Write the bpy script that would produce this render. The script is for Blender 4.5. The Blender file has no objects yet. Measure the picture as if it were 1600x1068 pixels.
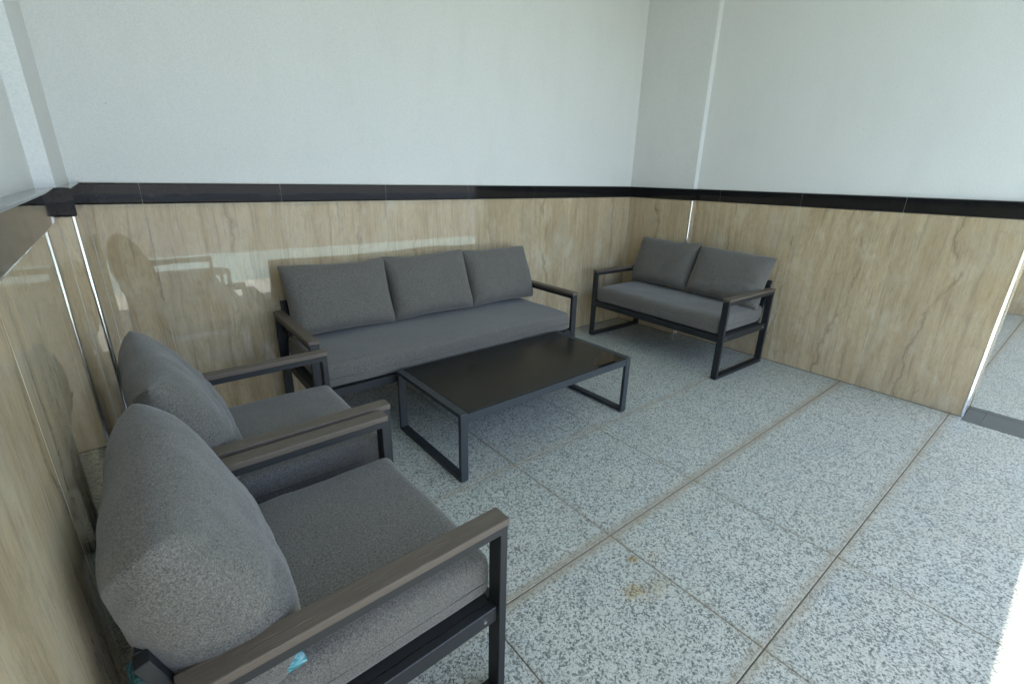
import bpy, bmesh, math, random
from mathutils import Vector, Matrix, noise

random.seed(7)
SC = bpy.context.scene
COL = SC.collection
R = math.radians

# ------------------------------------------------------------------ camera
cam_d = bpy.data.cameras.new('camera')
cam_d.sensor_width = 36.0
cam_d.lens = 16.516
cam_d.clip_start = 0.02
cam_d.clip_end = 2000.0
cam = bpy.data.objects.new('camera', cam_d)
COL.objects.link(cam)
YAW, PITCH, ROLL = 0.68499, 0.33944, 0.02340
fw = Vector((math.sin(YAW) * math.cos(PITCH), math.cos(YAW) * math.cos(PITCH), -math.sin(PITCH)))
rt0 = Vector((math.cos(YAW), -math.sin(YAW), 0.0))
up0 = rt0.cross(fw)
rt = rt0 * math.cos(ROLL) + up0 * math.sin(ROLL)
up = -rt0 * math.sin(ROLL) + up0 * math.cos(ROLL)
M = Matrix((rt, up, -fw)).transposed().to_4x4()
M.translation = Vector((-1.26559, -0.90834, 1.33219))
cam.matrix_world = M
SC.camera = cam

# ------------------------------------------------------------------ sky, sun, exposure
SUN_EL, SUN_AZ = 66.0, 172.0          # azimuth clockwise from +Y: the sun stands over the open front
world = bpy.data.worlds.new('World')
SC.world = world
world.use_nodes = True
wn = world.node_tree.nodes
wl = world.node_tree.links
wn.clear()
w_out = wn.new('ShaderNodeOutputWorld')
w_bg = wn.new('ShaderNodeBackground')
w_sky = wn.new('ShaderNodeTexSky')
w_sky.sky_type = 'NISHITA'
w_sky.sun_disc = False
w_sky.sun_elevation = R(SUN_EL)
w_sky.sun_rotation = R(SUN_AZ)
w_sky.altitude = 50
w_sky.air_density = 1.0
w_sky.dust_density = 1.5
w_sky.ozone_density = 1.6
w_bg.inputs['Strength'].default_value = 0.10
wl.new(w_sky.outputs[0], w_bg.inputs[0])
wl.new(w_bg.outputs[0], w_out.inputs[0])

sun_d = bpy.data.lights.new('sun', 'SUN')
sun_d.energy = 5.0
sun_d.angle = R(0.55)
sun_d.color = (1.0, 0.955, 0.88)
sun = bpy.data.objects.new('sun', sun_d)
COL.objects.link(sun)
to_sun = Vector((math.sin(R(SUN_AZ)) * math.cos(R(SUN_EL)), math.cos(R(SUN_AZ)) * math.cos(R(SUN_EL)), math.sin(R(SUN_EL))))
sun.rotation_euler = (-to_sun).to_track_quat('-Z', 'Y').to_euler()
sun.location = to_sun * 30

SC.view_settings.view_transform = 'Standard'
SC.view_settings.look = 'None'
SC.view_settings.gamma = 1.0
SC.view_settings.exposure = 2.8
SC.view_settings.use_curve_mapping = False
SC.render.engine = 'CYCLES'
SC.cycles.use_denoising = True
SC.cycles.max_bounces = 12
SC.cycles.diffuse_bounces = 8
SC.cycles.glossy_bounces = 5
SC.cycles.caustics_reflective = False
SC.cycles.caustics_refractive = False
SC.cycles.sample_clamp_indirect = 8.0

# ------------------------------------------------------------------ node helpers
class NT:
    def __init__(self, name):
        self.m = bpy.data.materials.new(name)
        self.m.use_nodes = True
        self.t = self.m.node_tree
        self.t.nodes.clear()
        self.out = self.t.nodes.new('ShaderNodeOutputMaterial')
        self.b = self.t.nodes.new('ShaderNodeBsdfPrincipled')
        self.t.links.new(self.b.outputs[0], self.out.inputs[0])

    def put(self, sock, v):
        if isinstance(v, (int, float)):
            sock.default_value = v
        elif isinstance(v, (tuple, list)):
            sock.default_value = (*v, 1.0) if len(v) == 3 and len(sock.default_value) == 4 else v
        else:
            self.t.links.new(v, sock)

    def set(self, **k):
        for n, v in k.items():
            self.put(self.b.inputs[n.replace('_', ' ')], v)

    def math(self, op, a, b=None, c=None, clamp=False):
        n = self.t.nodes.new('ShaderNodeMath')
        n.operation = op
        n.use_clamp = clamp
        for i, v in enumerate((a, b, c)):
            if v is not None:
                self.put(n.inputs[i], v)
        return n.outputs[0]

    def pos(self):
        return self.t.nodes.new('ShaderNodeNewGeometry').outputs['Position']

    def obj(self):
        return self.t.nodes.new('ShaderNodeTexCoord').outputs['Object']

    def rnd(self):
        return self.t.nodes.new('ShaderNodeObjectInfo').outputs['Random']

    def sep(self, v):
        n = self.t.nodes.new('ShaderNodeSeparateXYZ')
        self.put(n.inputs[0], v)
        return n.outputs

    def comb(self, x, y, z):
        n = self.t.nodes.new('ShaderNodeCombineXYZ')
        for i, v in enumerate((x, y, z)):
            self.put(n.inputs[i], v)
        return n.outputs[0]

    def scale(self, v, s):
        n = self.t.nodes.new('ShaderNodeVectorMath')
        n.operation = 'MULTIPLY'
        self.put(n.inputs[0], v)
        n.inputs[1].default_value = s if isinstance(s, tuple) else (s, s, s)
        return n.outputs[0]

    def add(self, v, w):
        n = self.t.nodes.new('ShaderNodeVectorMath')
        n.operation = 'ADD'
        self.put(n.inputs[0], v)
        self.put(n.inputs[1], w)
        return n.outputs[0]

    def noise(self, v, scale, detail=3.0, rough=0.55, dist=0.0, color=False):
        n = self.t.nodes.new('ShaderNodeTexNoise')
        self.put(n.inputs['Vector'], v)
        n.inputs['Scale'].default_value = scale
        n.inputs['Detail'].default_value = detail
        n.inputs['Roughness'].default_value = rough
        n.inputs['Distortion'].default_value = dist
        return n.outputs[1 if color else 0]

    def voro(self, v, scale, feature='F1', out=0):
        n = self.t.nodes.new('ShaderNodeTexVoronoi')
        n.feature = feature
        self.put(n.inputs['Vector'], v)
        n.inputs['Scale'].default_value = scale
        return n.outputs[out]

    def ramp(self, f, stops, interp='LINEAR'):
        n = self.t.nodes.new('ShaderNodeValToRGB')
        n.color_ramp.interpolation = interp
        el = n.color_ramp.elements
        while len(el) < len(stops):
            el.new(0.5)
        for e, (p, c) in zip(el, stops):
            e.position = p
            e.color = (c, c, c, 1) if isinstance(c, (int, float)) else (*c, 1)
        self.put(n.inputs[0], f)
        return n.outputs[0]

    def mix(self, f, a, b, mode='MIX'):
        n = self.t.nodes.new('ShaderNodeMix')
        n.data_type = 'RGBA'
        n.blend_type = mode
        self.put(n.inputs[0], f)
        self.put(n.inputs[6], a)
        self.put(n.inputs[7], b)
        return n.outputs[2]

    def bump(self, h, strength=0.3, dist=0.01):
        n = self.t.nodes.new('ShaderNodeBump')
        n.inputs['Strength'].default_value = strength
        n.inputs['Distance'].default_value = dist
        self.put(n.inputs['Height'], h)
        self.t.links.new(n.outputs[0], self.b.inputs['Normal'])


def smooth(nt, x, lo, hi):
    n = nt.t.nodes.new('ShaderNodeMapRange')
    n.interpolation_type = 'SMOOTHSTEP'
    nt.put(n.inputs[0], x)
    n.inputs[1].default_value = lo
    n.inputs[2].default_value = hi
    n.inputs[3].default_value = 0.0
    n.inputs[4].default_value = 1.0
    return n.outputs[0]

# ------------------------------------------------------------------ materials
def mat_plaster():
    t = NT('painted_plaster')
    p = t.pos()
    big = t.noise(p, 1.3, 3)
    c = t.mix(big, (0.685, 0.672, 0.655), (0.74, 0.727, 0.71))
    fine = t.noise(p, 170, 3, 0.6)
    c = t.mix(t.math('MULTIPLY', smooth(t, fine, 0.40, 0.68), 0.22), c, (0.40, 0.44, 0.45))
    patch = t.noise(t.scale(p, (1.0, 1.0, 0.35)), 5.5, 5, 0.62)
    c = t.mix(t.math('MULTIPLY', smooth(t, patch, 0.45, 0.75), 0.16), c, (0.55, 0.55, 0.51))
    speck = smooth(t, t.noise(p, 60, 1, 0.4), 0.80, 0.83)
    c = t.mix(t.math('MULTIPLY', speck, 0.5), c, (0.2, 0.19, 0.17))
    t.set(Base_Color=c, Roughness=0.75)
    t.bump(t.math('ADD', t.noise(p, 230, 3, 0.65), t.math('MULTIPLY', t.noise(p, 45, 2), 0.5)), 0.30, 0.003)
    return t.m


def mat_travertine():
    t = NT('polished_travertine')
    p = t.pos()
    x, y, z = t.sep(p)
    a = t.math('ADD', x, t.math('MULTIPLY', y, 1.07))
    rnd = t.math('MULTIPLY', t.rnd(), 7.0)
    bend = t.math('MULTIPLY', t.math('SUBTRACT', t.noise(t.comb(t.math('MULTIPLY', a, 1.6), rnd, t.math('MULTIPLY', z, 1.3)), 1.0, 4), 0.5), 0.10)
    ab = t.math('ADD', a, bend)
    s1 = t.noise(t.comb(t.math('MULTIPLY', ab, 11), rnd, t.math('MULTIPLY', z, 1.1)), 1.0, 8, 0.68)
    base = t.ramp(s1, [(0.25, (0.35, 0.25, 0.145)), (0.42, (0.445, 0.335, 0.20)), (0.55, (0.505, 0.392, 0.245)), (0.70, (0.555, 0.45, 0.305)), (0.9, (0.60, 0.51, 0.375))])
    # fine grain streaks
    s2 = t.noise(t.comb(t.math('MULTIPLY', ab, 230), rnd, t.math('MULTIPLY', z, 22)), 1.0, 4, 0.7)
    base = t.mix(t.math('MULTIPLY', smooth(t, s2, 0.46, 0.70), 0.36), base, (0.215, 0.17, 0.115))
    s3 = t.noise(t.comb(t.math('MULTIPLY', ab, 85), rnd, t.math('MULTIPLY', z, 7)), 1.0, 5, 0.7)
    base = t.mix(t.math('MULTIPLY', smooth(t, s3, 0.50, 0.72), 0.40), base, (0.60, 0.54, 0.43))
    s4 = t.noise(t.comb(t.math('MULTIPLY', ab, 38), t.math('ADD', rnd, 4.0), t.math('MULTIPLY', z, 2.2)), 1.0, 6, 0.7)
    base = t.mix(t.math('MULTIPLY', smooth(t, s4, 0.50, 0.70), 0.62), base, (0.255, 0.195, 0.125))
    s5 = t.noise(t.comb(t.math('MULTIPLY', ab, 95), t.math('ADD', rnd, 9.0), t.math('MULTIPLY', z, 2.6)), 1.0, 3, 0.6)
    base = t.mix(t.math('MULTIPLY', smooth(t, s5, 0.57, 0.70), 0.50), base, (0.22, 0.165, 0.11))
    # grey-green cloudy zones
    cl = t.noise(t.comb(t.math('MULTIPLY', ab, 3.4), rnd, t.math('MULTIPLY', z, 2.2)), 1.0, 5, 0.65)
    base = t.mix(t.math('MULTIPLY', smooth(t, cl, 0.48, 0.66), 0.5), base, (0.475, 0.41, 0.305))
    mot = t.noise(t.comb(t.math('MULTIPLY', ab, 30), rnd, t.math('MULTIPLY', z, 17)), 1.0, 6, 0.72)
    base = t.mix(t.math('MULTIPLY', smooth(t, mot, 0.50, 0.68), 0.42), base, (0.30, 0.245, 0.17))
    blot = t.noise(t.comb(t.math('MULTIPLY', ab, 6), t.math('ADD', rnd, 31.0), t.math('MULTIPLY', z, 3.2)), 1.0, 5, 0.65)
    base = t.mix(t.math('MULTIPLY', smooth(t, blot, 0.52, 0.68), 0.40), base, (0.60, 0.52, 0.39))
    base = t.mix(t.math('MULTIPLY', t.rnd(), 0.22), base, (0.33, 0.27, 0.19))
    pit = smooth(t, t.noise(p, 260, 2, 0.5), 0.66, 0.74)
    base = t.mix(t.math('MULTIPLY', pit, 0.45), base, (0.17, 0.13, 0.085))
    # thin dark veins, mostly upright, wandering
    kink = t.math('MULTIPLY', t.math('SUBTRACT', t.noise(t.comb(t.math('MULTIPLY', a, 9), rnd, t.math('MULTIPLY', z, 14)), 1.0, 4, 0.6), 0.5), 0.045)

    lean = t.math('MULTIPLY', z, 0.10)

    def vein(k, wand, seed, width, keep, kk=1.0):
        low = t.math('MULTIPLY', t.noise(t.comb(t.math('MULTIPLY', a, 1.3), t.math('ADD', rnd, seed), t.math('MULTIPLY', z, 1.5)), 1.0, 6, 0.55), wand)
        w = t.math('ADD', t.math('ADD', t.math('ADD', a, lean), t.math('MULTIPLY', kink, kk)), low)
        ph = t.math('ADD', t.math('MULTIPLY', w, k), t.math('ADD', rnd, seed))
        d = t.math('ABSOLUTE', t.math('SUBTRACT', t.math('FRACT', ph), 0.5))
        wm = t.math('MULTIPLY', t.noise(t.comb(t.math('MULTIPLY', a, 7), seed, t.math('MULTIPLY', z, 9)), 1.0, 3), 2.0 * width)
        line = t.math('SUBTRACT', 1.0, smooth(t, t.math('SUBTRACT', d, wm), -width * 0.7, width * 0.7))
        msk = smooth(t, t.noise(t.comb(t.math('MULTIPLY', a, 3.1), t.math('ADD', rnd, seed + 3), t.math('MULTIPLY', z, 2.6)), 1.0, 4, 0.6), keep, keep + 0.12)
        return t.math('MULTIPLY', line, msk)
    v1 = vein(1.9, 0.42, 0.0, 0.0030, 0.41, 0.9)
    v2 = vein(4.7, 0.34, 11.0, 0.0060, 0.49, 1.5)
    v3 = vein(1.9, 0.42, 0.0, 0.022, 0.40, 0.9)
    base = t.mix(t.math('MULTIPLY', v3, 0.42), base, (0.27, 0.205, 0.13))
    base = t.mix(t.math('MULTIPLY', v1, 0.50), base, (0.13, 0.095, 0.058))
    base = t.mix(t.math('MULTIPLY', v2, 0.34), base, (0.16, 0.115, 0.07))
    t.set(Base_Color=base, Roughness=t.math('ADD', 0.012, t.math('MULTIPLY', s2, 0.025)), IOR=1.66)
    t.bump(t.noise(p, 5.0, 2), 0.06, 0.004)
    return t.m


def mat_black_granite():
    t = NT('black_granite')
    p = t.pos()
    n = t.noise(p, 420, 3, 0.7)
    c = t.mix(smooth(t, n, 0.50, 0.72), (0.006, 0.006, 0.007), (0.032, 0.032, 0.031))
    sp = smooth(t, t.noise(p, 900, 1), 0.69, 0.75)
    c = t.mix(t.math('MULTIPLY', sp, 0.6), c, (0.20, 0.20, 0.19))
    t.set(Base_Color=c, Roughness=0.06, Specular_IOR_Level=0.36)
    t.bump(t.noise(p, 9, 2), 0.12, 0.004)
    return t.m


def mat_floor_granite():
    t = NT('speckled_granite')
    p = t.pos()
    x, y, z = t.sep(p)
    rnd = t.math('MULTIPLY', t.rnd(), 3.0)
    q = t.comb(x, y, rnd)
    big = t.noise(q, 3.2, 4, 0.6)
    tint = t.noise(q, 7.0, 3, 0.6)
    light = t.mix(smooth(t, big, 0.3, 0.7), (0.385, 0.395, 0.342), (0.495, 0.498, 0.435))
    light = t.mix(t.math('MULTIPLY', t.rnd(), 0.35), light, (0.44, 0.46, 0.43))
    light = t.mix(t.math('MULTIPLY', smooth(t, tint, 0.52, 0.72), 0.42), light, (0.52, 0.47, 0.38))
    light = t.mix(t.math('MULTIPLY', smooth(t, t.noise(q, 5.0, 3), 0.50, 0.70), 0.45), light, (0.375, 0.415, 0.41))
    cell = t.noise(q, 210, 2, 0.5)
    light = t.mix(t.math('MULTIPLY', smooth(t, cell, 0.52, 0.66), 0.6), light, (0.56, 0.565, 0.50))
    warp = t.add(q, t.scale(t.noise(q, 160, 3, 0.6, color=True), 0.011))
    dens = t.math('MULTIPLY', t.math('SUBTRACT', t.math('ADD', t.math('MULTIPLY', big, 0.6), t.math('MULTIPLY', t.noise(q, 22, 3), 0.4)), 0.5), 0.55)
    n1 = t.t.nodes.new('ShaderNodeSeparateColor')
    t.put(n1.inputs[0], t.voro(warp, 165, 'F1', 1))
    n2 = t.t.nodes.new('ShaderNodeSeparateColor')
    t.put(n2.inputs[0], t.voro(t.add(warp, (5.3, 2.1, 0.7)), 300, 'F1', 1))
    clump = t.math('MULTIPLY', t.math('SUBTRACT', t.noise(q, 85, 2), 0.5), 0.9)
    f1 = t.math('ADD', t.math('ADD', n1.outputs[0], dens), clump)
    d1 = smooth(t, f1, 0.60, 0.70)
    d2 = smooth(t, t.math('ADD', n2.outputs[0], t.math('MULTIPLY', dens, 0.6)), 0.66, 0.74)
    c = t.mix(t.math('MULTIPLY', d1, t.math('ADD', 0.55, t.math('MULTIPLY', n1.outputs[1], 0.42))), light, (0.062, 0.078, 0.070))
    c = t.mix(t.math('MULTIPLY', d2, 0.50), c, (0.14, 0.162, 0.148))
    d3 = smooth(t, n2.outputs[1], 0.84, 0.90)
    c = t.mix(t.math('MULTIPLY', d3, 0.55), c, (0.62, 0.62, 0.57))
    # trodden-in dirt beside the wide joints
    edge_n = t.math('MULTIPLY', t.noise(p, 9, 4), 0.045)
    for yy, wd, am in ((0.0, 0.028, 0.72), (-0.6, 0.020, 0.55), (0.6, 0.014, 0.45)):
        d = t.math('SUBTRACT', t.math('ABSOLUTE', t.math('SUBTRACT', y, yy)), edge_n)
        c = t.mix(t.math('MULTIPLY', t.math('SUBTRACT', 1.0, smooth(t, d, -0.02, wd)), am), c, (0.29, 0.245, 0.17))
    for xx, am in ((-0.6, 0.35), (0.0, 0.45), (0.6, 0.25), (1.2, 0.12)):
        d = t.math('SUBTRACT', t.math('ABSOLUTE', t.math('SUBTRACT', x, xx)), t.math('MULTIPLY', edge_n, 0.7))
        c = t.mix(t.math('MULTIPLY', t.math('SUBTRACT', 1.0, smooth(t, d, -0.02, 0.006)), am), c, (0.29, 0.25, 0.175))
    # rust stains
    for sx, sy, rx, ry, am in ((-0.028, -0.135, 0.030, 0.024, 0.75), (-0.145, -0.228, 0.050, 0.042, 0.55), (-0.07, -0.262, 0.080, 0.045, 0.30), (0.045, -0.17, 0.05, 0.03, 0.15)):
        dx = t.math('DIVIDE', t.math('SUBTRACT', x, sx), rx)
        dy = t.math('DIVIDE', t.math('SUBTRACT', y, sy), ry)
        r2 = t.math('SQRT', t.math('ADD', t.math('MULTIPLY', dx, dx), t.math('MULTIPLY', dy, dy)))
        r2 = t.math('ADD', r2, t.math('MULTIPLY', t.math('SUBTRACT', t.noise(p, 45, 4, 0.65), 0.5), 1.9))
        c = t.mix(t.math('MULTIPLY', t.math('SUBTRACT', 1.0, smooth(t, r2, 0.3, 1.15)), am), c, (0.80, 0.55, 0.20), 'MULTIPLY')
    t.set(Base_Color=c, Roughness=0.42, Specular_IOR_Level=0.4)
    t.bump(n2.outputs[0], 0.08, 0.0012)
    return t.m


def mat_grout(name, c1, c2):
    t = NT(name)
    p = t.pos()
    t.set(Base_Color=t.mix(t.noise(p, 40, 4), c1, c2), Roughness=0.95)
    t.bump(t.noise(p, 300, 3), 0.4, 0.003)
    return t.m


def mat_metal(name, c, rough=0.42):
    t = NT(name)
    p = t.pos()
    n = t.noise(p, 14, 4, 0.6)
    dust = smooth(t, t.noise(p, 90, 4, 0.7), 0.52, 0.8)
    cc = t.mix(t.math('MULTIPLY', dust, 0.30), c, tuple(v * 2.2 + 0.01 for v in c))
    t.set(Base_Color=cc, Roughness=t.math('ADD', rough, t.math('MULTIPLY', n, 0.12)), Specular_IOR_Level=0.5)
    t.bump(t.noise(p, 900, 2), 0.10, 0.001)
    return t.m


def mat_chrome():
    t = NT('polished_steel')
    p = t.pos()
    t.set(Base_Color=(0.86, 0.87, 0.88), Metallic=1.0, Roughness=t.math('ADD', 0.10, t.math('MULTIPLY', t.noise(p, 60, 3), 0.12)))
    return t.m


def mat_fabric(name, dark, light, tint):
    t = NT(name)
    o = t.obj()
    # melange weave: crossed short slubs
    w1 = t.noise(t.scale(o, (800, 230, 800)), 1.0, 3, 0.7)
    w2 = t.noise(t.scale(o, (230, 800, 260)), 1.0, 3, 0.7)
    w3 = t.noise(o, 430, 3, 0.7)
    s = t.math('ADD', t.math('ADD', t.math('MULTIPLY', w1, 0.38), t.math('MULTIPLY', w2, 0.34)), t.math('MULTIPLY', w3, 0.28))
    s = t.math('ADD', t.math('MULTIPLY', s, 0.8), t.math('MULTIPLY', t.noise(o, 190, 3, 0.7), 0.2))
    c = t.ramp(s, [(0.42, dark), (0.50, tuple((a + b) / 2 for a, b in zip(dark, light))), (0.58, light)])
    cl = t.noise(o, 6, 4, 0.6)
    c = t.mix(t.math('MULTIPLY', smooth(t, cl, 0.4, 0.75), 0.25), c, tint)
    t.set(Base_Color=c, Roughness=0.93, Specular_IOR_Level=0.15, Sheen_Weight=0.22, Sheen_Roughness=0.5)
    t.bump(t.math('ADD', s, t.math('MULTIPLY', t.noise(o, 14, 3), 1.2)), 0.42, 0.0022)
    return t.m


def mat_armboard():
    t = NT('wood_grain_composite')
    o = t.obj()
    x, y, z = t.sep(o)
    # embossed cathedral grain drawn out along the board
    wob = t.math('MULTIPLY', t.math('SUBTRACT', t.noise(t.comb(t.math('MULTIPLY', x, 26), t.math('MULTIPLY', y, 4.5), t.rnd()), 1.0, 2), 0.5), 9.0)
    ph = t.math('ADD', t.math('MULTIPLY', x, 130), wob)
    band = t.math('ABSOLUTE', t.math('SUBTRACT', t.math('FRACT', ph), 0.5))
    line = t.math('SUBTRACT', 1.0, smooth(t, band, 0.03, 0.13))
    brk = smooth(t, t.noise(t.comb(t.math('MULTIPLY', x, 40), t.math('MULTIPLY', y, 9), 3.0), 1.0, 3), 0.42, 0.58)
    nrm = t.sep(t.t.nodes.new('ShaderNodeTexCoord').outputs['Normal'])[2]
    line = t.math('MULTIPLY', t.math('MULTIPLY', line, brk), smooth(t, nrm, 0.85, 0.98))
    fine = t.noise(t.comb(t.math('MULTIPLY', x, 420), t.math('MULTIPLY', y, 16), t.math('MULTIPLY', z, 420)), 1.0, 4, 0.6)
    c = t.mix(fine, (0.064, 0.049, 0.037), (0.125, 0.097, 0.074))
    c = t.mix(t.math('MULTIPLY', line, 0.55), c, (0.21, 0.175, 0.14))
    t.set(Base_Color=c, Roughness=0.55)
    t.bump(t.math('ADD', t.math('MULTIPLY', line, -0.6), t.math('MULTIPLY', fine, 0.5)), 0.35, 0.001)
    return t.m


def mat_glass():
    t = NT('black_glass')
    o = t.obj()
    x, y, z = t.sep(o)
    # a dry film of dust over most of the top; the right front corner has been wiped
    wob = t.math('MULTIPLY', t.math('SUBTRACT', t.noise(o, 9, 4, 0.6), 0.5), 0.10)
    lim = t.math('ADD', t.math('ADD', t.math('MULTIPLY', x, 0.55), t.math('MULTIPLY', y, -1.0)), wob)
    wiped = t.math('MULTIPLY', smooth(t, lim, 0.415, 0.43), smooth(t, x, 0.30, 0.33))
    sm = t.noise(o, 5.0, 5, 0.65)
    film = t.math('SUBTRACT', 1.0, wiped)
    base = t.mix(film, (0.006, 0.006, 0.006), t.mix(sm, (0.006, 0.0055, 0.005), (0.009, 0.008, 0.007)))
    t.set(Base_Color=base, Roughness=t.math('ADD', 0.03, t.math('MULTIPLY', film, t.math('ADD', 0.19, t.math('MULTIPLY', sm, 0.04)))), IOR=1.5, Specular_IOR_Level=t.math('SUBTRACT', 0.5, t.math('MULTIPLY', film, 0.17)))
    return t.m


def mat_teal():
    t = NT('teal_leaf_print')
    o = t.obj()
    v = t.noise(t.scale(o, (30, 90, 60)), 1.0, 3, 0.6, 0.8)
    c = t.ramp(v, [(0.32, (0.012, 0.055, 0.065)), (0.47, (0.035, 0.15, 0.16)), (0.56, (0.09, 0.26, 0.30)), (0.66, (0.22, 0.36, 0.38))])
    t.set(Base_Color=c, Roughness=0.9)
    t.bump(t.noise(o, 500, 2), 0.3, 0.001)
    return t.m


def mat_simple(name, c1, c2, sc, rough, bump=0.2):
    t = NT(name)
    p = t.pos()
    t.set(Base_Color=t.mix(t.noise(p, sc, 5, 0.6), c1, c2), Roughness=rough)
    t.bump(t.noise(p, sc * 12, 3), bump, 0.004)
    return t.m


PLASTER = mat_plaster()
TRAV = mat_travertine()
BLACK = mat_black_granite()
FLOORM = mat_floor_granite()
GROUT = mat_grout('dirty_grout', (0.095, 0.088, 0.074), (0.19, 0.176, 0.148))
WGROUT = mat_grout('pale_grout', (0.40, 0.37, 0.31), (0.52, 0.49, 0.42))
FRAME = mat_metal('charcoal_powder_coat', (0.009, 0.0105, 0.0125), 0.46)
TABLEM = mat_metal('graphite_powder_coat', (0.021, 0.026, 0.031))
FOOT = mat_metal('black_plastic', (0.012, 0.012, 0.012), 0.6)
CHROME = mat_chrome()
FABRIC = mat_fabric('grey_melange_weave', (0.046, 0.0425, 0.0385), (0.192, 0.177, 0.157), (0.118, 0.108, 0.094))
SEAM = mat_fabric('seam_thread', (0.030, 0.029, 0.028), (0.085, 0.082, 0.078), (0.06, 0.058, 0.055))
ARM = mat_armboard()
GLASS = mat_glass()
TEAL = mat_teal()
CEIL = mat_simple('ceiling_paint', (0.80, 0.785, 0.755), (0.84, 0.825, 0.795), 2, 0.8)
LAWN = mat_simple('bluegreen_court_paint', (0.085, 0.150, 0.158), (0.115, 0.19, 0.198), 3, 0.7)
ASPHALT = mat_simple('asphalt', (0.04, 0.04, 0.04), (0.065, 0.063, 0.06), 5, 0.9)
WHITEP = mat_simple('white_paint', (0.76, 0.76, 0.74), (0.82, 0.82, 0.80), 3, 0.6)
SLATE = mat_simple('dark_slate', (0.050, 0.060, 0.064), (0.085, 0.098, 0.102), 14, 0.35)

# ------------------------------------------------------------------ mesh helpers
def mesh_obj(name, bm, mat, parent=None, smoothed=False, loc=None):
    me = bpy.data.meshes.new(name)
    bmesh.ops.recalc_face_normals(bm, faces=bm.faces)
    bm.to_mesh(me)
    bm.free()
    me.materials.append(mat)
    if smoothed:
        for p in me.polygons:
            p.use_smooth = True
    o = bpy.data.objects.new(name, me)
    COL.objects.link(o)
    if parent is not None:
        o.parent = parent
    if loc is not None:
        o.location = loc
    return o


def empty(name, loc=(0, 0, 0), rz=0.0, label=None, cat=None, group=None):
    o = bpy.data.objects.new(name, None)
    COL.objects.link(o)
    o.location = loc
    o.rotation_euler = (0, 0, rz)
    if label:
        tag(o, label, cat, group)
    return o


def tag(o, label, cat, group=None):
    o['label'] = label
    o['category'] = cat
    if group:
        o['group'] = group


def box(bm, lo, hi, bev=0.0, seg=1):
    cx = [(a + b) / 2 for a, b in zip(lo, hi)]
    sz = [b - a for a, b in zip(lo, hi)]
    r = bmesh.ops.create_cube(bm, size=1.0, matrix=Matrix.Translation(cx) @ Matrix.Diagonal((*sz, 1.0)))
    if bev > 0:
        vs = set(r['verts'])
        es = [e for e in bm.edges if e.verts[0] in vs and e.verts[1] in vs]
        bmesh.ops.bevel(bm, geom=es, offset=bev, segments=seg, affect='EDGES', profile=0.6)


def bar(bm, a, b, w, h, side=Vector((1, 0, 0)), bev=0.0015):
    """a straight flat bar from a to b: w across 'side', h across the other way"""
    a, b = Vector(a), Vector(b)
    d = (b - a).normalized()
    s = (side - d * side.dot(d)).normalized()
    t = d.cross(s)
    L = (b - a).length
    m = Matrix((s, t, d)).transposed().to_4x4()
    m.translation = (a + b) / 2
    r = bmesh.ops.create_cube(bm, size=1.0, matrix=m @ Matrix.Diagonal((w, h, L, 1.0)))
    if bev:
        vs = set(r['verts'])
        es = [e for e in bm.edges if e.verts[0] in vs and e.verts[1] in vs]
        bmesh.ops.bevel(bm, geom=es, offset=bev, segments=1, affect='EDGES')


def loop_frame(bm, x0, x1, y0, y1, z0, z1, th, r=0.006):
    """a closed rectangular ring of flat tube in the YZ plane, mitred corners, one continuous surface"""
    def ring(inset, x):
        rr = max(r - inset, 0.002)
        pts = []
        for (cy, cz, a0) in ((y0, z0, 180), (y1, z0, 270), (y1, z1, 0), (y0, z1, 90)):
            sy = 1 if cy == y0 else -1
            sz = 1 if cz == z0 else -1
            c = (cy + sy * (inset + rr), cz + sz * (inset + rr))
            for k in range(4):
                a = R(a0 + 30 * k)
                pts.append((x, c[0] + rr * math.cos(a), c[1] + rr * math.sin(a)))
        return [bm.verts.new(p) for p in pts]
    b = 0.0015
    rings = [ring(b, x0), ring(0, x0 + b), ring(0, x1 - b), ring(b, x1), ring(th - b, x1), ring(th, x1 - b), ring(th, x0 + b), ring(th - b, x0)]
    n = len(rings[0])
    for i in range(len(rings)):
        A, B = rings[i], rings[(i + 1) % len(rings)]
        for k in range(n):
            bm.faces.new((A[k], A[(k + 1) % n], B[(k + 1) % n], B[k]))


def nz(v, s, seed):
    return noise.noise(Vector((v[0] * s + seed * 7.1, v[1] * s - seed * 3.3, v[2] * s + seed * 1.7)))


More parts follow.
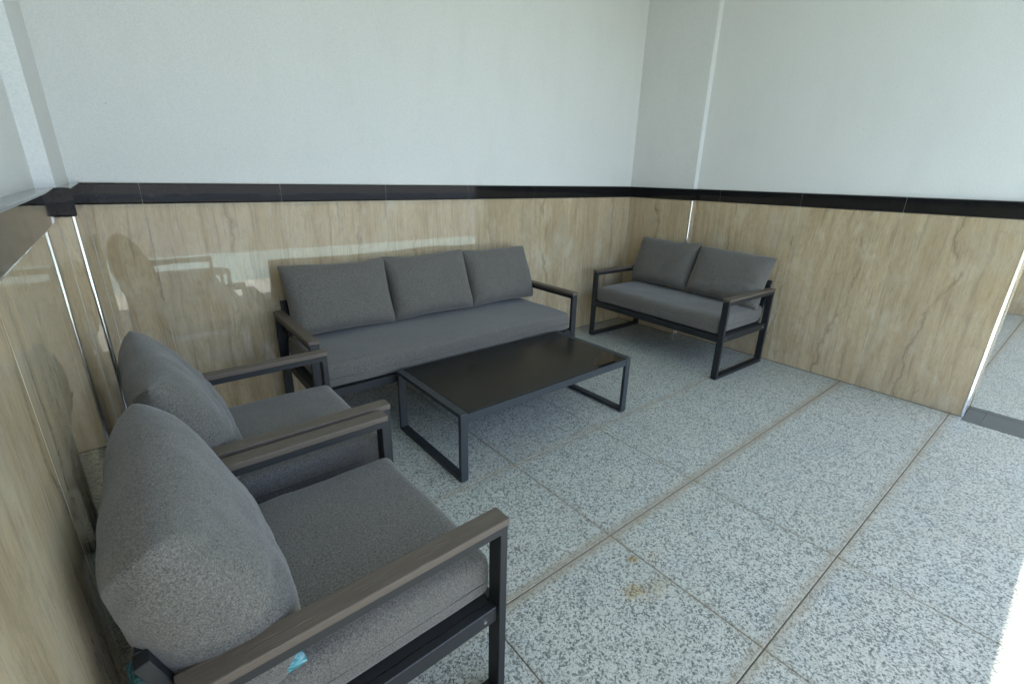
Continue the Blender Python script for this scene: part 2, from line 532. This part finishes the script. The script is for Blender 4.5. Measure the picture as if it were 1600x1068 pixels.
def seat_cushion(hx, hy, z0, z1, rad, seed, crown=0.012, sag=()):
    """box cushion: rounded edges, crowned top, slightly lumpy"""
    bm = bmesh.new()
    bmesh.ops.create_cube(bm, size=2.0)
    bmesh.ops.subdivide_edges(bm, edges=bm.edges[:], cuts=27, use_grid_fill=True)
    hz = (z1 - z0) / 2
    zc = (z0 + z1) / 2
    H = Vector((hx, hy, hz))

    def warp(t):  # denser rows near the rims
        return math.copysign(1 - (1 - abs(t)) ** 1.6, t)
    for v in bm.verts:
        p = Vector((warp(v.co.x) * hx, warp(v.co.y) * hy, v.co.z * hz))
        q = Vector([max(-(H[i] - rad), min(H[i] - rad, p[i])) for i in range(3)])
        d = p - q
        if d.length > 1e-7:
            p = q + d.normalized() * rad
        fx, fy = 1 - (p.x / hx) ** 2, 1 - (p.y / hy) ** 2
        f = max(fx, 0) ** 0.5 * max(fy, 0) ** 0.5
        if p.z > 0:
            p.z += crown * f
        # sides belly out a touch between the seams
        bel = 1 - (p.z / hz) ** 2 if abs(p.z) < hz else 0
        if abs(p.y) > hy - rad * 1.2:
            p.y += math.copysign(0.006 * bel, p.y)
        if abs(p.x) > hx - rad * 1.2:
            p.x += math.copysign(0.005 * bel, p.x)
        n1 = nz(p, 5.0, seed)
        n2 = nz(p, 14.0, seed + 3)
        n3 = nz(Vector((p.x * 1.0, p.y * 3.0, 0)), 11.0, seed + 20)
        p.z += (0.0080 * n1 + 0.0030 * n2 + 0.0016 * n3) if p.z > 0 else 0
        p.y += 0.004 * nz(p, 6, seed + 9)
        p.x += 0.003 * nz(p, 6, seed + 12)
        v.co = p + Vector((0, 0, zc))
    return bm


def seam_ring(hx, hy, z, rad, off, r=0.0016):
    """a fine sewn seam running round the side of a box cushion"""
    pts = []
    for cx, cy, a0 in ((1, -1, -90), (1, 1, 0), (-1, 1, 90), (-1, -1, 180)):
        for k in range(6):
            a = R(a0 + 18 * k)
            pts.append(Vector((cx * (hx - rad) + (rad + off) * math.cos(a), cy * (hy - rad) + (rad + off) * math.sin(a), z)))
    # fill the straights so that the seam can waver
    full = []
    for i, p in enumerate(pts):
        q = pts[(i + 1) % len(pts)]
        m = max(1, int((q - p).length / 0.04))
        for k in range(m):
            s = p.lerp(q, k / m)
            s.z += 0.003 * nz(s, 6, 2.0)
            full.append(s)
    bm = bmesh.new()
    n = len(full)
    rings = []
    for i, p in enumerate(full):
        d = (full[(i + 1) % n] - full[i - 1]).normalized()
        s = d.cross(Vector((0, 0, 1)))
        rings.append([bm.verts.new(p + s * r * math.cos(a) + Vector((0, 0, 1)) * r * math.sin(a)) for a in (0, math.pi / 2, math.pi, 1.5 * math.pi)])
    for i in range(n):
        A, B = rings[i], rings[(i + 1) % n]
        for k in range(4):
            bm.faces.new((A[k], A[(k + 1) % 4], B[(k + 1) % 4], B[k]))
    return bm


def pillow(w, h, t, seed, fat_low=0.35, concave=0.05, slump=0.0, ear=1.0, nu=56, nv=44, crease=0.0, fold=0.0, pw=4.0, ex=0.46, cr=0.0, front=1.0, rear=1.0, gather=0.007):
    """stuffed back cushion in local x (width), z (height), y (thickness, front is -y); origin at its centre"""
    bm = bmesh.new()
    rnd = random.Random(seed)
    ph = [rnd.uniform(0, 6.28) for _ in range(8)]

    def g(s):
        return math.sin(s * math.pi / 2)

    def pt(iu, iv, side):
        u = g(-1 + 2 * iu / nu)
        v = g(-1 + 2 * iv / nv)
        # outline: sides pulled in between the corners
        x = u * w / 2 * (1 - concave * (1 - v * v) ** 1.0 * abs(u) ** 3)
        z = v * h / 2 * (1 - concave * 1.1 * (1 - u * u) * abs(v) ** 3)
        # rounded corners
        k = (abs(u) * abs(v)) ** 9
        x *= 1 - 0.018 * k * (1.6 - ear)
        z *= 1 - 0.022 * k * (1.6 - ear)
        e = max(0.0, (1 - abs(u) ** pw)) ** ex * max(0.0, (1 - v ** 4)) ** 0.46
        sq = 1 - cr * (u * u * v * v) ** 2
        x *= sq
        z *= sq
        prof = 1 + fat_low * (-v) * 0.6 - 0.10 * max(v, 0)
        th = t / 2 * e * prof
        # gathers: small pleats radiating from the corners and rims
        for cx in (-1, 1):
            for cz in (-1, 1):
                dx, dz = (u - cx), (v - cz)
                rr = math.hypot(dx * w, dz * h)
                ang = math.atan2(dz * h, dx * w)
                th += gather * math.sin(ang * 11 + ph[(cx + 1) + (cz + 1) // 2]) * math.exp(-(rr / 0.15) ** 2) * min(1, rr / 0.04) * side * e
        y = -side * th * (front if side > 0 else rear)
        p = Vector((x, y, z))
        lump = 0.010 * nz(p, 5.5, seed) + 0.0045 * nz(p, 13, seed + 5) + 0.0016 * nz(p, 30, seed + 8)
        y += -side * lump * e
        # soft cross folds
        if crease:
            f = math.exp(-((v + 0.30 + 0.16 * math.sin(u * 3 + ph[1])) / 0.07) ** 2)
            y += side * crease * f * e
        # a pinched dog-ear at the top corner nearest the open side
        if fold:
            dx, dz = (u + 1) * w / 2, (1 - v) * h / 2
            al, pe = (dx + dz) * 0.7071, (dx - dz) * 0.7071
            if al < 0.16:
                y -= side * fold * math.exp(-((pe - 0.006 * math.sin(al * 40)) / 0.013) ** 2) * math.exp(-((al - 0.05) / 0.045) ** 2)
                y += side * fold * 0.9 * math.exp(-((pe + 0.026) / 0.014) ** 2) * math.exp(-((al - 0.06) / 0.05) ** 2)
        # top rim wavers
        z += 0.003 * math.sin(u * 3.2 + ph[0]) * max(v, 0) ** 2 + 0.0012 * math.sin(u * 9 + ph[2]) * max(v, 0) ** 3
        z -= slump * (1 - u * u) * max(v, 0) ** 2
        y += 0.010 * math.sin(u * 2.4 + ph[3]) * max(v, 0)
        return (x, y, z)
    F = {}
    for iu in range(nu + 1):
        for iv in range(nv + 1):
            F[iu, iv, 1] = bm.verts.new(pt(iu, iv, 1))
            if iu in (0, nu) or iv in (0, nv):
                F[iu, iv, -1] = F[iu, iv, 1]
            else:
                F[iu, iv, -1] = bm.verts.new(pt(iu, iv, -1))
    for s in (1, -1):
        for iu in range(nu):
            for iv in range(nv):
                q = [F[iu, iv, s], F[iu + 1, iv, s], F[iu + 1, iv + 1, s], F[iu, iv + 1, s]]
                bm.faces.new(q if s == 1 else q[::-1])
    return bm

# ------------------------------------------------------------------ the room: key planes (metres)
XL, XP, YP = -1.430, -1.386, 1.285      # left wall, its corner pilaster face, pilaster's front
YB = 1.964                               # back wall
XR, XC, YC = 2.516, 2.460, 1.323         # right wall, its corner pilaster face, pilaster's front
YE, XE = -0.660, 2.765                   # free end of the right wall, its far face
ZB, ZT = 1.1708, 1.2626                  # black rail
ZCEIL = 3.0
XFAR = 6.28
YFRONT = -1.90
ROOF_Y = -1.06 - ZCEIL / math.tan(R(SUN_EL)) * abs(math.cos(R(SUN_AZ)))

# ------------------------------------------------------------------ ground outside
def sheet(name, x0, x1, y0, y1, z, mat):
    bm = bmesh.new()
    vs = [bm.verts.new(p) for p in ((x0, y0, z), (x1, y0, z), (x1, y1, z), (x0, y1, z))]
    bm.faces.new(vs)
    o = mesh_obj(name, bm, mat)
    o['kind'] = 'structure'
    return o

sheet('ground', -400, 400, -400, 400, -0.160, ASPHALT)
sheet('court', -30, 30, -5.4, YFRONT + 0.002, -0.150, LAWN)
bm = bmesh.new()
box(bm, (-30, -19.3, -0.16), (30, -19.0, 0.28), 0.02)
o = mesh_obj('reflection_strip', bm, WHITEP)  # unseen strip, added to give a bright line in the polished wall
tag(o, 'unseen low white strip added far out to reflect as a bright line', 'reflection strip')

# ------------------------------------------------------------------ porch floor: grout bed with granite tiles
bm = bmesh.new()
box(bm, (XL - 0.15, YFRONT, -0.20), (XFAR + 0.15, YB + 0.1, -0.004))
floor = mesh_obj('floor', bm, GROUT)
floor['kind'] = 'structure'
TILE = 0.6
_tile_cache = {}


def add_tile(x0, x1, y0, y1, mat=FLOORM, name='floor_tile', th=0.02):
    key = (round(x1 - x0, 4), round(y1 - y0, 4), mat.name)
    dz = random.uniform(-0.0006, 0.0006)
    loc = ((x0 + x1) / 2, (y0 + y1) / 2, dz)
    if key not in _tile_cache:
        bm = bmesh.new()
        hx, hy = (x1 - x0) / 2, (y1 - y0) / 2
        box(bm, (-hx, -hy, -th), (hx, hy, 0), 0.0015)
        o = mesh_obj(name, bm, mat, floor, loc=loc)
        _tile_cache[key] = o.data
    else:
        o = bpy.data.objects.new(name, _tile_cache[key])
        COL.objects.link(o)
        o.parent = floor
        o.location = loc
    o.rotation_euler = (random.uniform(-.0008, .0008), random.uniform(-.0008, .0008), 0)
    return o


def gap_y(j):       # the joints across the room are wider and uneven
    return {0: 0.0027, -1: 0.0022, 1: 0.0016}.get(j, 0.0015)


def tile_area(xa, xb, ya, yb):
    for i in range(math.floor(xa / TILE), math.ceil(xb / TILE)):
        for j in range(math.floor(ya / TILE), math.ceil(yb / TILE)):
            x0, x1 = max(i * TILE + 0.0016, xa), min((i + 1) * TILE - 0.0016, xb)
            y0, y1 = max(j * TILE + gap_y(j), ya), min((j + 1) * TILE - gap_y(j + 1), yb)
            if x1 - x0 > 0.02 and y1 - y0 > 0.02:
                add_tile(x0, x1, y0, y1)

tile_area(XL + 0.002, XC - 0.004, YFRONT, YB - 0.002)
tile_area(XC - 0.003, XR - 0.002, YE + 0.002, YC - 0.002)
tile_area(XE + 0.004, XFAR - 0.002, YFRONT, YB - 0.002)
# dark slate threshold in line with the right wall
ys = [YE - 0.003, YE - 0.085]
while ys[-1] > YFRONT:
    ys.append(max(ys[-1] - 0.6, YFRONT))
for a, b in zip(ys, ys[1:]):
    add_tile(XC - 0.001, XE - 0.058, b + 0.0015, a, SLATE, 'threshold_slab')
    add_tile(XE - 0.055, XE + 0.002, b + 0.0015, a, SLATE, 'threshold_slab')

# ------------------------------------------------------------------ walls
def wall_root(name, boxes, label):
    bm = bmesh.new()
    for lo, hi in boxes:
        box(bm, lo, hi)
    o = mesh_obj(name, bm, PLASTER)
    tag(o, label, 'wall')
    return o


def clad(root, axis, plane, facing, spans, thick=0.016, grout=True, rail=True, proud=0.006, zb=ZB):
    """travertine panels and black rail pieces on one face. axis: the running axis 0/1; facing: sign of outward normal on the other axis"""
    lo_all, hi_all = spans[0][0], spans[-1][1]
    for k, (a, b) in enumerate(spans):
        if k:
            for z0, z1, off in ((0.001, zb - 0.001, -0.0007), (ZB, ZT - 0.001, proud - 0.0006)):
                bm = bmesh.new()
                lo, hi = (-0.0010, -thick * 0.8, z0), (0.0010, off, z1)
                box(bm, lo, hi)
                o = mesh_obj('grout_joint', bm, WGROUT, root)
                o.location = (a, plane, 0) if axis == 0 else (plane, a, 0)
                o.rotation_euler = (0, 0, (math.pi if facing < 0 else 0) if axis == 0 else (-math.pi / 2 if facing > 0 else math.pi / 2))
        ga, gb = a + 0.0005, b - 0.0005
        for part in ('panel', 'rail') if rail else ('panel',):
            bm = bmesh.new()
            if part == 'panel':
                L = (gb - ga) / 2
                box(bm, (-L, -thick, 0.001), (L, 0, zb - 0.001), 0.0012)
            else:
                L = (gb - ga) / 2
                D = thick + proud
                # rounded-edge rail section, face very slightly bellied
                zs = ZB + 0.0005
                hgt = ZT - ZB - 0.0005
                sec = [(-thick - 0.018, zs), (proud - 0.005, zs), (proud - 0.0015, zs + 0.0015), (proud, zs + 0.006), (proud + 0.0002, zs + hgt * 0.5), (proud, zs + hgt - 0.006), (proud - 0.0015, zs + hgt - 0.0015), (proud - 0.005, zs + hgt), (-thick - 0.018, zs + hgt)]
                A = [bm.verts.new((-L, y, z)) for y, z in sec]
                B = [bm.verts.new((L, y, z)) for y, z in sec]
                n = len(sec)
                for k in range(n):
                    bm.faces.new((A[k], A[(k + 1) % n], B[(k + 1) % n], B[k]))
                bm.faces.new(A[::-1])
                bm.faces.new(B)
            o = mesh_obj('travertine_panel' if part == 'panel' else 'granite_rail', bm, TRAV if part == 'panel' else BLACK, root)
            mid = (a + b) / 2
            tilt = random.uniform(-0.0008, 0.0008)
            # local frame: x along the wall, +y outward
            if axis == 0:
                o.location = (mid, plane, 0)
                o.rotation_euler = (0, 0, (math.pi if facing < 0 else 0) + tilt)
            else:
                o.location = (plane, mid, 0)
                o.rotation_euler = (0, 0, (-math.pi / 2 if facing > 0 else math.pi / 2) + tilt)


def spans(a, b, joints):
    js = [a] + sorted(j for j in joints if a + 0.01 < j < b - 0.01) + [b]
    return list(zip(js, js[1:]))


def corner_trim(root, x, y, sx, sy, z1=ZB, r=0.011):
    """polished steel edge strip, quarter round, on an outward corner; sx, sy point outward"""
    bm = bmesh.new()
    sec = [(0.0, 0.0)]
    for k in range(7):
        a = math.pi / 2 * k / 6
        sec.append((r * math.cos(a), r * math.sin(a)))
    ox, oy = x - sx * (r - 0.003), y - sy * (r - 0.003)
    A = [bm.verts.new((ox + sx * p, oy + sy * q, 0.0)) for p, q in sec]
    B = [bm.verts.new((ox + sx * p, oy + sy * q, z1)) for p, q in sec]
    n = len(sec)
    for k in range(n):
        bm.faces.new((A[k], A[(k + 1) % n], B[(k + 1) % n], B[k]))
    bm.faces.new(A)
    bm.faces.new(B[::-1])
    return mesh_obj('corner_trim', bm, CHROME, root, smoothed=False)


BJ = [-1.175, -0.567, 0.039, 0.652, 1.264, 1.874]
back = wall_root('back_wall', [((XL - 0.2, YB + 0.020, -0.1), (XFAR + 0.2, YB + 0.22, ZCEIL))],
                 'long pale grey wall behind the three-seat sofa with travertine panels and black rail')
clad(back, 0, YB, -1, spans(XP - 0.004, XC + 0.004, BJ))
clad(back, 0, YB, -1, spans(XE + 0.002, XFAR - 0.002, [3.2, 3.81, 4.42, 5.03, 5.64]))

left = wall_root('left_wall', [((XL - 0.25, ROOF_Y + 0.4, -0.1), (XL - 0.036, YP + 0.030, ZCEIL)), ((XL - 0.25, YP + 0.030, -0.1), (XP - 0.030, YB + 0.0195, ZCEIL))],
                 'pale grey wall close behind the two armchairs, mirror-polished travertine below black rail')
clad(left, 1, XL, 1, spans(ROOF_Y + 0.45, YP - 0.0004, [YP - 0.61 * k for k in range(1, 6)]), thick=0.034, proud=0.012)
clad(left, 1, XP, 1, spans(YP + 0.009, YB + 0.004, []), thick=0.028, proud=0.006)
clad(left, 0, YP, -1, [(XL - 0.004, XP - 0.009)], thick=0.028, proud=0.008)
corner_trim(left, XP, YP, 1, -1)

right = wall_root('right_wall', [((XR + 0.020, YE + 0.020, -0.1), (XE - 0.020, YC + 0.020, ZCEIL)), ((XC + 0.020, YC + 0.020, -0.1), (XE - 0.020, YB + 0.0195, ZCEIL))],
                  'pale grey wall behind the two-seat sofa, warm travertine below black rail, ending at the opening')
clad(right, 1, XR, -1, spans(YE + 0.009, YC - 0.001, [1.116, 0.51, -0.083]))
clad(right, 1, XC, -1, spans(YC + 0.009, YB + 0.004, []))
clad(right, 0, YC, -1, [(XC + 0.009, XR + 0.004)])
clad(right, 0, YE, -1, [(XR + 0.009, XE - 0.009)])
clad(right, 1, XE, 1, spans(YE + 0.009, YB - 0.002, [-0.08, 0.53, 1.14]))
corner_trim(right, XC, YC, -1, -1)
corner_trim(right, XR, YE, -1, -1, r=0.013)
corner_trim(right, XE, YE, 1, -1, r=0.013)

def bead(root, lo, hi, mat=None, name='sealant_bead'):
    bm = bmesh.new()
    box(bm, lo, hi, 0.0008)
    mesh_obj(name, bm, mat or WGROUT, root)

bead(left, (XL - 0.001, YP - 0.0018, 0.004), (XL + 0.0018, YP + 0.001, ZB - 0.002))
bead(back, (XP - 0.001, YB - 0.0018, 0.004), (XP + 0.0018, YB + 0.001, ZB - 0.002))
bead(back, (XC - 0.0018, YB - 0.0018, 0.004), (XC + 0.001, YB + 0.001, ZB - 0.002))
bead(right, (XR - 0.0018, YC - 0.0018, 0.004), (XR + 0.001, YC + 0.001, ZB - 0.002))
bead(right, (XR - 0.004, YE + 0.004, 0.0008), (XR + 0.001, YC - 0.002, 0.0045), GROUT)
bead(right, (XC - 0.004, YC + 0.004, 0.0008), (XC + 0.001, YB - 0.002, 0.0045), GROUT)
bead(back, (XP + 0.002, YB - 0.004, 0.0008), (XC - 0.005, YB + 0.001, 0.0045), GROUT)
bead(left, (XL - 0.001, ROOF_Y + 0.5, 0.0008), (XL + 0.004, YP - 0.002, 0.0045), GROUT)
# ragged filler on the rail's top edge
for rt_, lo, hi in ((back, (XP, YB + 0.002, ZT - 0.001), (XC, YB + 0.021, ZT + 0.003)), (right, (XR + 0.002, YE + 0.02, ZT - 0.001), (XR + 0.021, YC, ZT + 0.003))):
    bead(rt_, lo, hi)

far = wall_root('far_wall', [((XFAR + 0.020, ROOF_Y + 0.4, -0.1), (XFAR + 0.2, YB + 0.0195, ZCEIL))],
                'distant travertine-clad wall glimpsed through the opening at the right edge')
clad(far, 1, XFAR, -1, spans(ROOF_Y + 0.45, YB - 0.002, [-1.8 + 0.61 * k for k in range(7)]))

bm = bmesh.new()
box(bm, (XL - 0.25, ROOF_Y, ZCEIL + 0.001), (XFAR + 0.25, YB + 0.25, ZCEIL + 0.22))
ceil = mesh_obj('ceiling', bm, CEIL)
ceil['kind'] = 'structure'

# ------------------------------------------------------------------ seats
D = 0.64           # depth of every seat
AH = 0.585         # armrest height


def make_seat(name, W, n_back, loc, rz, label, cat, seed, backs, seat_rad=0.026, group=None):
    """local frame: x across, front at -y, floor at z=0"""
    root = empty(name, loc, rz, label, cat, group)
    hw = W / 2
    tw, th = 0.045, 0.022
    for s in (-1, 1):
        xa, xb = (hw - tw, hw) if s > 0 else (-hw, -hw + tw)
        bm = bmesh.new()
        loop_frame(bm, xa, xb, -D / 2, D / 2, 0.004, AH - 0.020, th)
        sf = mesh_obj('side_frame', bm, FRAME, root)
        bm = bmesh.new()
        xm = (xa + xb) / 2
        box(bm, (-0.026, -D / 2 - 0.001, -0.0095), (0.026, D / 2 + 0.001, 0.0095), 0.003, 2)
        mesh_obj('armrest', bm, ARM, sf, loc=(xm, 0, AH - 0.0095))
        for yy in (-D / 2 + 0.011, D / 2 - 0.011):
            bm = bmesh.new()
            box(bm, (xa + 0.006, yy - 0.012, 0.0), (xb - 0.006, yy + 0.012, 0.0042), 0.001)
            mesh_obj('foot_pad', bm, FOOT, sf)
        bm = bmesh.new()
        box(bm, (xm - 0.0125, -D / 2 + th + 0.0005, 0.272), (xm + 0.0125, D / 2 - th - 0.0005, 0.318), 0.002)
        sr = mesh_obj('side_rail', bm, FRAME, root)
        for yy in (-D / 2 + 0.060, D / 2 - 0.060):
            bm = bmesh.new()
            bmesh.ops.create_cone(bm, cap_ends=True, segments=10, radius1=0.0055, radius2=0.0045, depth=0.004, matrix=Matrix.Translation((xm + s * 0.0140, yy, 0.295)) @ Matrix.Rotation(s * math.pi / 2, 4, 'Y'))
            mesh_obj('bolt_head', bm, CHROME, sr)
    xi = hw - tw / 2 - 0.0135
    for nm, yy in (('front_rail', -D / 2 + 0.0140), ('back_rail', D / 2 - 0.060)):
        bm = bmesh.new()
        xq = hw - tw - 0.0006 if nm == 'front_rail' else xi
        box(bm, (-xq, yy - 0.0125, 0.2725), (xq, yy + 0.0125, 0.3175), 0.002)
        mesh_obj(nm, bm, FRAME, root)
    ns = max(3, int(W / 0.22))
    for k in range(ns):
        xx = -xi + (k + 0.5) * 2 * xi / ns
        bm = bmesh.new()
        box(bm, (xx - 0.02, -D / 2 + 0.028, 0.300), (xx + 0.02, D / 2 - 0.089, 0.312), 0.001)
        mesh_obj('seat_slat', bm, FRAME, root)
    bm = bmesh.new()
    box(bm, (-xi, -D / 2 + 0.029, 0.3125), (xi, D / 2 - 0.075, 0.3155))
    mesh_obj('seat_shade_sheet', bm, FOOT, root)  # dark sheet added under the cushion to deepen the shade below
    # leaning backrest frame
    y0, z0, y1, z1 = D / 2 - 0.065, 0.3185, D / 2 + 0.032, 0.632
    bx = hw - tw - 0.018
    def one(nm, *a):
        bm = bmesh.new()
        bar(bm, *a)
        mesh_obj(nm, bm, FRAME, root)
    for s in (-1, 1):
        one('backrest_post', (s * bx, y0, z0), (s * bx, y1, z1), 0.030, 0.022)
    one('backrest_rail', (-bx + 0.0155, y1 - 0.003, z1 - 0.014), (bx - 0.0155, y1 - 0.003, z1 - 0.014), 0.026, 0.020, Vector((0, 0, 1)))
    f = 0.52
    one('backrest_rail', (-bx + 0.0155, y0 + (y1 - y0) * f, z0 + (z1 - z0) * f), (bx - 0.0155, y0 + (y1 - y0) * f, z0 + (z1 - z0) * f), 0.026, 0.010, Vector((0, 0, 1)))
    one('backrest_light_stop', (0, y0 + 0.010, z0 + 0.030), (0, y1 + 0.004, z1 - 0.032), 2 * bx - 0.034, 0.005)  # added panel, keeps light out of the gap behind the seat
    # seat cushion
    hx = hw - tw - 0.006
    hy = (D - 0.03) / 2 - 0.004
    zc0, zc1 = 0.320, 0.445
    sc = mesh_obj('seat_cushion', seat_cushion(hx, hy, zc0, zc1, seat_rad, seed), FABRIC, root, True, loc=(0, -0.007, 0))
    mesh_obj('seam', seam_ring(hx, hy, 0.372, 0.03, 0.0052), SEAM, sc, True)
    for k, b in enumerate(backs):
        # b: x, y, z centre; width, height, thickness; lean, twist, roll (degrees)
        kw = b[9] if len(b) > 9 else {}
        o = mesh_obj('back_cushion', pillow(b[3], b[4], b[5], seed * 10 + k, **kw), FABRIC, root, True)
        o.location = b[0:3]
        o.rotation_euler = (Matrix.Rotation(R(b[7]), 3, 'Z') @ Matrix.Rotation(R(-b[6]), 3, 'X') @ Matrix.Rotation(R(b[8]), 3, 'Y')).to_euler()
    return root


make_seat('three_seat_sofa', 1.79, 3, (0.193, 1.267 + D / 2, 0), 0.0,
          'long three-seat grey fabric sofa with dark metal frame against the back wall', 'sofa', 3,
          [(-0.550, 0.202, 0.652, 0.615, 0.405, 0.185, 19, 1.5, 1.0, dict(slump=0.006)),
           (0.038, 0.204, 0.655, 0.590, 0.41, 0.185, 19, -1.0, -0.5, dict(slump=0.008)),
           (0.603, 0.200, 0.652, 0.575, 0.40, 0.185, 19, 1.0, 0.5, dict(slump=0.005))])

make_seat('two_seat_sofa', 1.235, 2, (1.807 + D / 2 - 0.005, 1.150, 0), R(-91.6),
          'short two-seat grey sofa with two back cushions standing against the right wall', 'sofa', 5,
          [(-0.285, 0.205, 0.650, 0.60, 0.41, 0.185, 19, -2.0, -1.0, dict(slump=0.004)),
           (0.300, 0.200, 0.640, 0.60, 0.40, 0.185, 20, 3.0, 2.0, dict(slump=0.004, crease=0.006))])

ac_far = make_seat('armchair', 0.668, 1, (-0.674 - D / 2, 0.808, 0), R(90.6),
          'grey armchair in the far left corner, between the nearer armchair and the sofa', 'armchair', 8,
          [(0.0, 0.246, 0.620, 0.585, 0.40, 0.21, 20, 0.0, -1.0, dict(fat_low=0.40, crease=0.006, concave=0.045, front=0.92, rear=1.12, gather=0.009))],
          group='pair of grey armchairs')
ac_near = make_seat('armchair', 0.668, 1, (-0.706 - D / 2, 0.110, 0), R(91.2),
          'nearest grey armchair in the left foreground with a plump back cushion', 'armchair', 9,
          [(-0.010, 0.238, 0.638, 0.585, 0.42, 0.225, 18, 0.0, 0.0, dict(fat_low=0.35, crease=0.004, concave=0.030, pw=4.6, ex=0.42, cr=0.04, fold=0.006, front=0.80, rear=1.26, gather=0.0025))],
          group='pair of grey armchairs')

# ------------------------------------------------------------------ coffee table
tb = empty('coffee_table', (0.303, 0.940, 0), R(0.3),
           'low black coffee table with dark glass top in front of the long sofa', 'table')
TL, TD, TH = 1.185, 0.615, 0.350
for s in (-1, 1):
    xa, xb = (TL / 2 - 0.040, TL / 2) if s > 0 else (-TL / 2, -TL / 2 + 0.040)
    bm = bmesh.new()
    loop_frame(bm, xa, xb, -TD / 2, TD / 2, 0.003, TH, 0.020, 0.004)
    lf = mesh_obj('leg_frame', bm, TABLEM, tb)
    for yy in (-TD / 2 + 0.012, TD / 2 - 0.012):
        bm = bmesh.new()
        box(bm, ((xa + xb) / 2 - 0.014, yy - 0.010, 0), ((xa + xb) / 2 + 0.014, yy + 0.010, 0.0032), 0.001)
        mesh_obj('foot_pad', bm, FOOT, lf)
for s in (-1, 1):
    bm = bmesh.new()
    yy = s * (TD / 2 - 0.0115)
    box(bm, (-TL / 2 + 0.0405, yy - 0.010, TH - 0.045), (TL / 2 - 0.0405, yy + 0.010, TH - 0.0065), 0.0015)
    mesh_obj('long_rail', bm, TABLEM, tb)
bm = bmesh.new()
box(bm, (-TL / 2 + 0.042, -TD / 2 + 0.003, TH - 0.0060), (TL / 2 - 0.042, TD / 2 - 0.003, TH - 0.0005), 0.0012)
mesh_obj('glass_top', bm, GLASS, tb)

# ------------------------------------------------------------------ small teal cushion squeezed behind the near back cushion
bm = pillow(0.262, 0.12, 0.068, 77, fat_low=0.0, concave=0.04, nu=28, nv=18)
tc = mesh_obj('small_cushion', bm, TEAL, None, True)
tc.location = (-1.280, -0.128, 0.500)
tc.rotation_euler = (R(90), R(22), R(4))
tag(tc, 'small teal leaf-print cushion squeezed under the near armchair back cushion', 'cushion')
